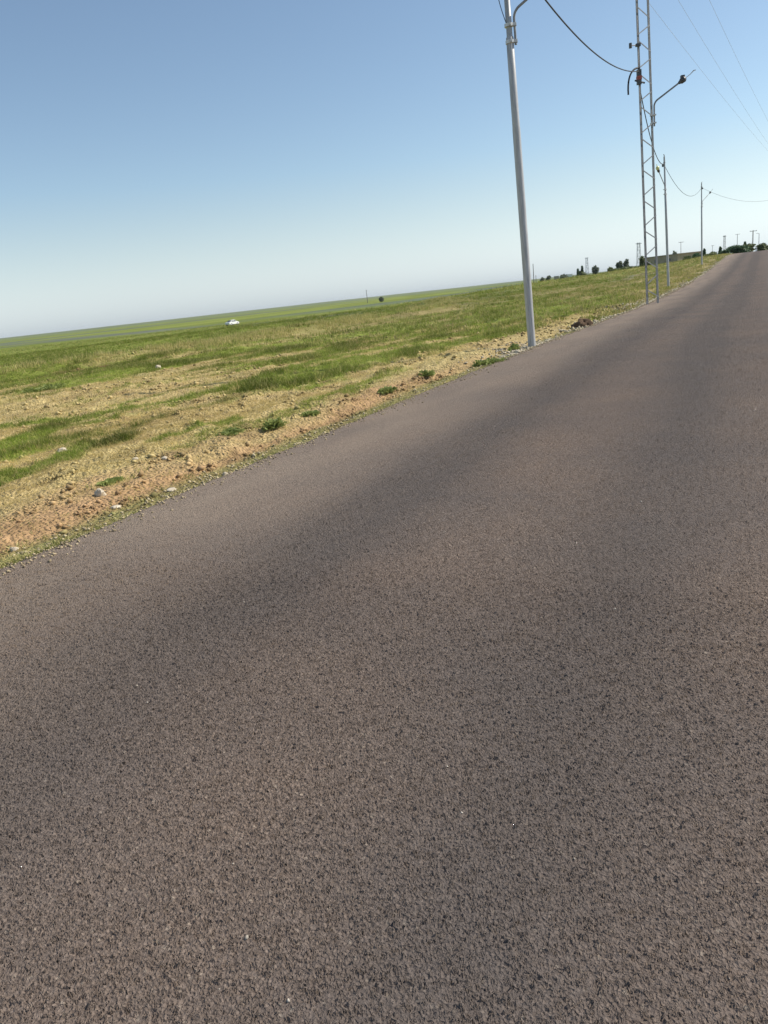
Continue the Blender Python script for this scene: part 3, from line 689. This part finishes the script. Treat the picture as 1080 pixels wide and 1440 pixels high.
m = MB(); m.tube([e + dd * .24, e + dd * .45, e + dd * .6 + Vector((0, 0, .04)), e + dd * .7 + Vector((0, 0, .0))], [.012, .014, .022, .014], 8); m.build('lamp_cover', M_CLAMP, arm)
HC = 9.25
m = MB(); c = legp(-1, HC); m.box(c + Vector((0, 0, -.22)), (.16, .15, .55)); m.tube([c - sx * .22 + Vector((0, 0, -.35)), c + sx * .3 + Vector((0, 0, -.42))], .035, 8); m.build('cable_clamp', M_DARK, mast)
m = MB(); m.box(c + Vector((0, 0, -.25)), (.18, .17, .14)); m.build('tape_band', M_RED, mast)
m = MB(); lp = [c - sx * (.62 * math.sin(q * math.pi * .55)) + Vector((0, 0, .12 - 1.0 * q * q)) for q in np.linspace(0, 1, 12)]; m.tube(lp, .035, 8); m.build('cable_loop', M_CABLE, mast)
m = MB(); c2 = legp(-1, HC + .95); m.box(c2, (.18, .14, .1)); m.tube([c2, c2 - sx * .42 - Vector((0, 0, .04))], .018, 8); m.tube([c2 - sx * .42 - Vector((0, 0, .13)), c2 - sx * .42 + Vector((0, 0, .05))], .06, 10)
m.build('insulator_bracket', M_DARK, mast)

# ------------------------------------------------------------------ cables
def cable(name, a, b, sag, r, label, cat, group, mat=M_CABLE, n=48, twist=0.0):
    a = Vector(a); b = Vector(b); m = MB(); pts = []
    for i in range(n + 1):
        q = i / n; pts.append(a.lerp(b, q) - Vector((0, 0, 4 * sag * q * (1 - q))))
    m.tube([p - a for p in pts], r, 8); o = m.build(name, mat); o.location = a; tag(o, label, cat, group); return o
g_ = 'power cables hung from pole to pole'
PC1 = A1 @ Vector((.06, 0, 8.0)); PT = O + legp(-1, HC); P3 = A3 @ Vector((0, -.05, 8.25)); P4 = A4 @ Vector((0, 0, 8.25)); P5 = A5 @ Vector((0, 0, 8.25))
cable('power_cable', PC1, PT, 0.66, .019, 'thick black cable sagging from nearest lamp pole to lattice mast', 'cable', g_)
cable('power_cable', PT + Vector((0, 0, -.5)), P3, 0.85, .021, 'cable from lattice mast down to the pole with the bright yellow lamp', 'cable', g_)
cable('power_cable', P3, P4, 1.35, .015, 'deeply sagging cable between bright-yellow-lamp pole and the small distant lamp pole', 'cable', g_)
cable('power_cable', P4, P5, 1.7, .011, 'faint cable running right from the small distant lamp pole', 'cable', g_)

# overhead line: bare wires on high posts, both supports out of frame
def hpix(px, py, z):
    d = ray(px, py); return EYE + d * ((z - CAM_H) / d[2])
for (pa, pb, pc), z, lab in (([(917, 21), (979, 105), (1075, 212)], 12.2, 'faintest of three high wires, starting beside the lattice mast'),
                     ([(947, 0), (1000, 88), (1075, 200)], 12.2, 'middle of three thin high wires at the upper right'),
                     ([(993, 0), (1033, 86), (1078, 172)], 12.2, 'rightmost of three thin high wires at the upper right')):
    a = hpix(*pa, z); b = hpix(*pc, z - .3); mid = hpix(*pb, z - .2)
    d = (b - a) / np.linalg.norm(b - a); a2 = a - d * 42 + np.array((0, 0, 1.0)); b2 = b + d * 45 + np.array((0, 0, 1.2))
    cable('overhead_wire', a2, b2, 0.9, .006, lab, 'wire', 'three high wires at upper right', M_WIRE)

# ------------------------------------------------------------------ far utility poles and pylons
def t_pole(px, top, D, arm, label, mat=M_WOOD, r=.13, base=None):
    T_ = at(px, top, D); zb = ground(T_[0], T_[1]); H = T_[2] - zb
    o = thing('utility_pole', label, 'utility pole', (T_[0], T_[1], zb), 'far utility poles on the horizon')
    m = MB(); m.tube([(0, 0, -.5), (0, 0, H)], [r, r * .75], 8); m.build('pole', mat, o)
    if arm:
        m = MB(); m.box((0, -r - .05, H - .25), (arm, .12, .16)); m.build('crossarm', mat, o)
        for q in (-.45, 0, .45):
            m = MB(); m.tube([(q * arm, -r - .05, H - .17), (q * arm, -r - .05, H + .06)], .05, 6); m.build('insulator', M_STEEL, o)
    return o
t_pole(1059, 324, 330, 2.6, 'dark far utility pole with crossarm right of the dark bushes', r=.2)
t_pole(957.5, 340, 420, 2.4, 'grey far utility pole with crossarm beyond the low house')
t_pole(1037, 329, 520, 2.6, 'faint far utility pole with crossarm above the dark bushes', M_PALE, .2)
t_pole(1002, 345, 520, 1.6, 'faint short utility pole left of the dark bushes', M_PALE, .15)
t_pole(749.5, 371, 330, 0, 'thin bare utility pole seen just right of the nearest lamp pole', M_WOOD, .16)
t_pole(753.5, 387, 420, 0, 'short stub of a utility pole on the horizon right of the thin bare one', M_WOOD, .15)
t_pole(515, 408, 560, 1.0, 'lone utility pole on the horizon in the middle of the field', M_WOOD, .2)
o = t_pole(1067.5, 328, 260, 0, 'slender far street lamp post near the right edge of the photo', M_PALE, .1)
m = MB(); H = float(at(1067.5, 328, 260)[2] - o.location.z); m.tube([(0, 0, H - .05), (-.45, 0, H + .05), (-.8, 0, H)], .06, 6); m.build('lamp_arm', M_PALE, o)
def pylon(px, top, D, wid, label, mat=M_PALE):
    T_ = at(px, top, D); zb = ground(T_[0], T_[1]); H = T_[2] - zb; m = MB(); hw = lambda q: wid * (.5 - .22 * q)
    o = thing('lattice_pylon', label, 'pylon', (T_[0], T_[1], zb), 'far lattice pylons on the horizon'); n = 9; r = wid * .055
    for sx_ in (-1, 1):
        for sy_ in (-1, 1):
            m.tube([(sx_ * hw(0), sy_ * hw(0), -.3), (sx_ * hw(1), sy_ * hw(1), H)], r, 5)
    for i in range(n):
        q0, q1 = i / n, (i + 1) / n
        for sy_ in (-1, 1):
            sg = 1 if i % 2 else -1
            m.tube([(-sg * hw(q0), sy_ * hw(q0), H * q0), (sg * hw(q1), sy_ * hw(q1), H * q1)], r * .6, 4)
            m.tube([(sy_ * hw(q0), -sg * hw(q0), H * q0), (sy_ * hw(q1), sg * hw(q1), H * q1)], r * .6, 4)
    m.build('lattice', mat, o, smooth=False)
    m = MB(); m.box((0, 0, H - .4), (wid * 1.5, .2, .2)); m.build('crossarm', mat, o, smooth=False)
pylon(898, 341, 330, 1.5, 'pale lattice pylon standing left of the low house')
pylon(825, 362, 620, 2.0, 'pale lattice pylon among the trees far left of the house')
pylon(1019, 331, 400, 1.0, 'grey slim lattice pylon behind the dark bushes', M_STEEL)

# ------------------------------------------------------------------ trees and bushes on the horizon
def tree(name, px, top, base, wpx, D, kind, label, cat='tree', lobes=7, n=900, group='trees and bushes along the horizon'):
    T_ = at(px, top, D); zb = min(ground(T_[0], T_[1]), at(px, base, D)[2]); H = float(T_[2] - zb); W = wpx / FPX * D
    rr = random.Random(int(px * 13 + top)); o = thing(name, label, cat, (T_[0], T_[1], zb), group)
    cone = kind == 'cone'; mat = {'cone': M_LEAF_D, 'dark': M_LEAF_D, 'olive': M_LEAF_O, 'grey': M_LEAF_G}[kind]
    m = MB(); m.tube([(0, 0, -.3), (rr.uniform(-.1, .1), 0, H * .3), (rr.uniform(-.2, .2), rr.uniform(-.2, .2), H * .72)], [H * .035 + .05, H * .025 + .03, .03], 7)
    for i in range(5):
        a = rr.uniform(0, 6.28); q = rr.uniform(.2, .5); m.tube([(0, 0, H * q), (math.cos(a) * W * .3, math.sin(a) * W * .3, H * (q + .28))], [H * .015 + .02, .015], 5)
    m.build('trunk', M_BARK, o)
    m = MB(); cl = []
    for i in range(lobes):
        a = rr.uniform(0, 6.28); q = rr.uniform(.0, 1)
        if cone: cl.append((Vector((0, 0, H * (.15 + .8 * i / lobes))), W * .5 * (1.05 - i / lobes), H * .12))
        else:
            rad = rr.uniform(.18, .36); R_ = W * (.5 - rad * .75)
            cl.append((Vector((math.cos(a) * R_ * q ** .5, math.sin(a) * R_ * q ** .5, H * rr.uniform(.12 if cat != 'tree' else .32, .95 - rad * .75))), W * rad, H * rad * .8))
    if not cone: cl.append((Vector((rr.uniform(-.1, .1) * W, 0, H * .76)), W * .26, H * .24))
    leaf = max(.10, .0016 * D) * .8
    for _ in range(n):
        c, rw, rh = rr.choice(cl); d = Vector((rr.gauss(0, 1), rr.gauss(0, 1), rr.gauss(0, 1))).normalized() * rr.uniform(.35, 1.08)
        p = c + Vector((d.x * rw, d.y * rw, d.z * rh)); u_ = Vector((rr.uniform(-1, 1), rr.uniform(-1, 1), rr.uniform(-.6, 1))).normalized(); v_ = u_.orthogonal().normalized()
        L = leaf * rr.uniform(.6, 1.5); m.add([p - u_ * L, p + v_ * L * .5, p + u_ * L, p - v_ * L * .5], [(0, 1, 2, 3)])
    m.build('crown', mat, o, smooth=False)
tree('bush', 1034, 345, 359, 30, 175, 'dark', 'big deep green bush behind the crest of the road', 'bush', 10, 2600)
tree('bush', 1051, 343, 356, 18, 185, 'olive', 'olive bush at the right shoulder of the big deep green bush', 'bush', 8, 1500)
tree('cypress', 1047.5, 339, 356, 6, 200, 'cone', 'pointed treetop rising above the olive bush', 'tree', 8, 500)
tree('cypress', 1013, 346, 362, 6, 190, 'cone', 'small pointed conifer at the left end of the dark bushes')
tree('bush', 1019, 351, 363, 13, 170, 'dark', 'low dark bush tucked left of the big deep green bush', 'bush')
tree('bush', 1001, 354, 365, 17, 170, 'olive', 'rounded olive bush right of the small distant lamp pole', 'bush', 8, 1200)
tree('cypress', 990.5, 349, 366, 5, 185, 'cone', 'thin pointed conifer right behind the small distant lamp pole')
tree('bush', 979, 356, 368, 16, 170, 'dark', 'round dark bush left of the small distant lamp pole', 'bush', 8, 1200)
tree('bush', 965, 360, 369, 16, 180, 'olive', 'low bush between the house and the round dark bush', 'bush')
tree('tree', 1072, 342, 356, 15, 190, 'olive', 'small tree at the right edge beyond the white marker post')
tree('tree', 948, 353, 366, 8, 240, 'grey', 'little tree peeking over the right end of the house roof')
tree('bush', 903, 360, 376, 9, 205, 'olive', 'bush covering the left corner of the low house', 'bush', 8, 900)
tree('bush', 911, 366, 376, 10, 195, 'olive', 'yellow-green shrub growing against the house front', 'bush')
tree('tree', 881, 364, 378, 9, 300, 'grey', 'right half of the grey-green tree pair standing left of the house')
tree('tree', 872, 367, 379, 9, 300, 'grey', 'left half of the grey-green tree pair standing left of the house')
tree('bush', 858, 376, 382, 10, 300, 'olive', 'low bush left of the grey-green tree pair', 'bush')
tree('hedge', 880, 375.5, 381, 36, 260, 'olive', 'long low dark hedge beneath the grey-green tree pair', 'hedge', 14, 1600)
tree('tree', 836, 373.5, 385, 10, 420, 'grey', 'dense round dark tree right of the far pylon')
tree('cypress', 818.5, 373, 386, 4, 420, 'cone', 'pointed tree left of the far pylon')
tree('bush', 818, 380, 387, 14, 420, 'olive', 'bush spread at the foot of the pointed tree by the far pylon', 'bush')
tree('cypress', 812.5, 377, 388, 4, 430, 'cone', 'shorter pointed tree at the left end of the pylon grove')
tree('bush', 792, 386, 391, 16, 600, 'grey', 'grey bush beside the tiny white houses', 'bush')
tree('bush', 771, 388, 393, 8, 600, 'grey', 'small round bush left of the tiny white houses', 'bush')
tree('bush', 762, 390.5, 394, 6, 600, 'grey', 'tiny bush nearest to the thin bare pole', 'bush')
tree('bush', 536.5, 417.8, 421, 7.5, 500, 'grey', 'lone small bush on the horizon beside the lone utility pole', 'bush')
tree('hedge', 526, 434, 437, 44, 165, 'olive', 'dark green strip of tall weeds in mid field below the lone pole', 'hedge', 16, 1600)

# ------------------------------------------------------------------ house, tiny houses, post, car
def wallbox(name_, label, cat, pL, pR, D0, D1, depth, htop, mat, roofmat, group=None):
    a = at(*pL, D0); b = at(*pR, D1); zb = min(ground(*a[:2]), ground(*b[:2])) - .3
    o = thing(name_, label, cat, (a[0], a[1], zb), group); d = Vector((b[0] - a[0], b[1] - a[1], 0)); L = d.length; o.rotation_euler.z = math.atan2(d.y, d.x)
    H = float(at(*htop, D1)[2] - zb)
    m = MB(); m.box((L / 2, depth / 2, H / 2), (L, depth, H)); m.build('wall', mat, o, smooth=False)
    m = MB(); m.box((L / 2, depth / 2, H + .09), (L + .5, depth + .5, .18)); m.build('roof', roofmat, o, smooth=False)
    return o, L, H
hs, L, H = wallbox('low_house', 'long low brown flat-roofed house behind the lattice mast', 'house', (899, 372), (953, 369), 225, 215, 8, (953, 357.5), M_WALL, M_ROOF)
for q in (.45, .8):
    m = MB(); m.box((L * q, -.03, H * .62), (1.0, .08, .9)); wn_ = m.build('window', M_WALL, hs, smooth=False); m = MB(); m.box((L * q, -.085, H * .62), (.8, .03, .7)); m.build('pane', M_GLASS, wn_, smooth=False)
wallbox('small_house', 'tiny white house on the horizon left of the pylon grove', 'house', (796, 389), (805, 388), 760, 760, 6, (805, 385.5), M_WHITE, M_ROOF, 'tiny houses on the horizon')
wallbox('small_house', 'tiny grey-white block of a house beside the small round bush', 'house', (779, 391), (786, 390), 760, 760, 6, (786, 388), M_ROOF, M_WHITE, 'tiny houses on the horizon')
T_ = at(1063.5, 347.5, 140); zb = ground(*T_[:2]); o = thing('marker_post', 'white marker post at the crest of the road near the right edge', 'marker post', (T_[0], T_[1], zb)); H = float(T_[2] - zb)
m = MB(); m.tube([(0, 0, -.2), (0, 0, H * .96), (0, 0, H)], [.11, .10, .05], 10); m.build('post', M_WHITE, o); m = MB(); m.tube([(0, 0, H * .7), (0, 0, H * .8)], .113, 10); m.build('band', M_DARK, o)

cp = at(327, 458.0, 235); cz = ground(*cp[:2])
car = thing('parked_car', 'white car parked far out in the green field at left', 'car', (cp[0], cp[1], cz)); car.rotation_euler.z = math.radians(58)
prof = [(-2.1, .35), (-2.12, .75), (-1.95, .95), (-1.35, 1.02), (-.75, 1.45), (.45, 1.5), (1.25, 1.02), (2.0, .86), (2.14, .6), (2.1, .32)]
m = MB(); vs = []; n = len(prof)
for yy, k in ((-.85, 1), (-.78, 2), (.78, 2), (.85, 1)):
    for (x, z) in prof: vs.append((x * (1 if k == 1 else .99), yy * (1 if z < 1.05 else .84), z + (.0 if k == 1 else .03)))
fs = [tuple(range(n - 1, -1, -1)), tuple(3 * n + i for i in range(n))]
for r_ in range(3):
    for i in range(n): fs.append((r_ * n + i, r_ * n + (i + 1) % n, (r_ + 1) * n + (i + 1) % n, (r_ + 1) * n + i))
m.add(vs, fs); m.build('body', M_WHITE, car, angle=30)
for yy in (-1, 1):
    for (x0, x1) in ((-.95, -.2), (-.12, .75)):
        m = MB(); a = [(x0 - .15, yy * .865, 1.04), (x1 + .1, yy * .865, 1.04), (x1 - .2, yy * .745, 1.38), (x0 + .12, yy * .745, 1.38)]; b = [(p[0], p[1] - yy * .06, p[2]) for p in a]
        m.add(a + b, [(0, 1, 2, 3), (7, 6, 5, 4), (0, 4, 5, 1), (1, 5, 6, 2), (2, 6, 7, 3), (3, 7, 4, 0)]); m.build('side_window', M_GLASS, car, smooth=False)
for nm, a in (('windscreen', [(1.24, -.66, 1.06), (1.24, .66, 1.06), (.52, .58, 1.49), (.52, -.58, 1.49)]), ('rear_window', [(-1.36, .66, 1.06), (-1.36, -.66, 1.06), (-.80, -.58, 1.44), (-.80, .58, 1.44)])):
    m = MB(); nrm = Vector((.5 if nm == 'windscreen' else -.5, 0, .86)); a = [Vector(p) + nrm * .05 for p in a]; b = [p - nrm * .06 for p in a]
    m.add(a + b, [(0, 1, 2, 3), (7, 6, 5, 4), (0, 4, 5, 1), (1, 5, 6, 2), (2, 6, 7, 3), (3, 7, 4, 0)]); m.build(nm, M_GLASS, car, smooth=False)
for x in (-1.3, 1.35):
    for yy in (-.8, .8):
        m = MB(); m.tube([(x, yy - .1, .32), (x, yy + .1, .32)], .32, 18); wh = m.build('wheel', M_TYRE, car); m = MB(); m.tube([(x, yy - .11, .32), (x, yy + .11, .32)], .19, 14); m.build('rim', M_CLAMP, wh)

# ------------------------------------------------------------------ thin dry haze that pales the far things
m = MB(); m.box((0, 0, 0), (1, 1, 1)); hz_o = m.build('haze', M_WHITE, smooth=False); hz_o['kind'] = 'stuff'
hm = bpy.data.materials.new('haze_air'); hm.use_nodes = True; hm.node_tree.nodes.remove(hm.node_tree.nodes['Principled BSDF'])
pv = hm.node_tree.nodes.new('ShaderNodeVolumePrincipled'); pv.inputs['Color'].default_value = (0.90, 0.95, 1.0, 1); pv.inputs['Density'].default_value = 0.00006; pv.inputs['Anisotropy'].default_value = 0.0
hm.node_tree.links.new(pv.outputs[0], hm.node_tree.nodes['Material Output'].inputs['Volume']); hz_o.data.materials[0] = hm
_lo = min(float(v.co.z) for v in field.data.vertices) - 1.0
hz_o.scale = (24000, 24000, 22.0 - _lo); hz_o.location = (0, 0, (22.0 + _lo) / 2)
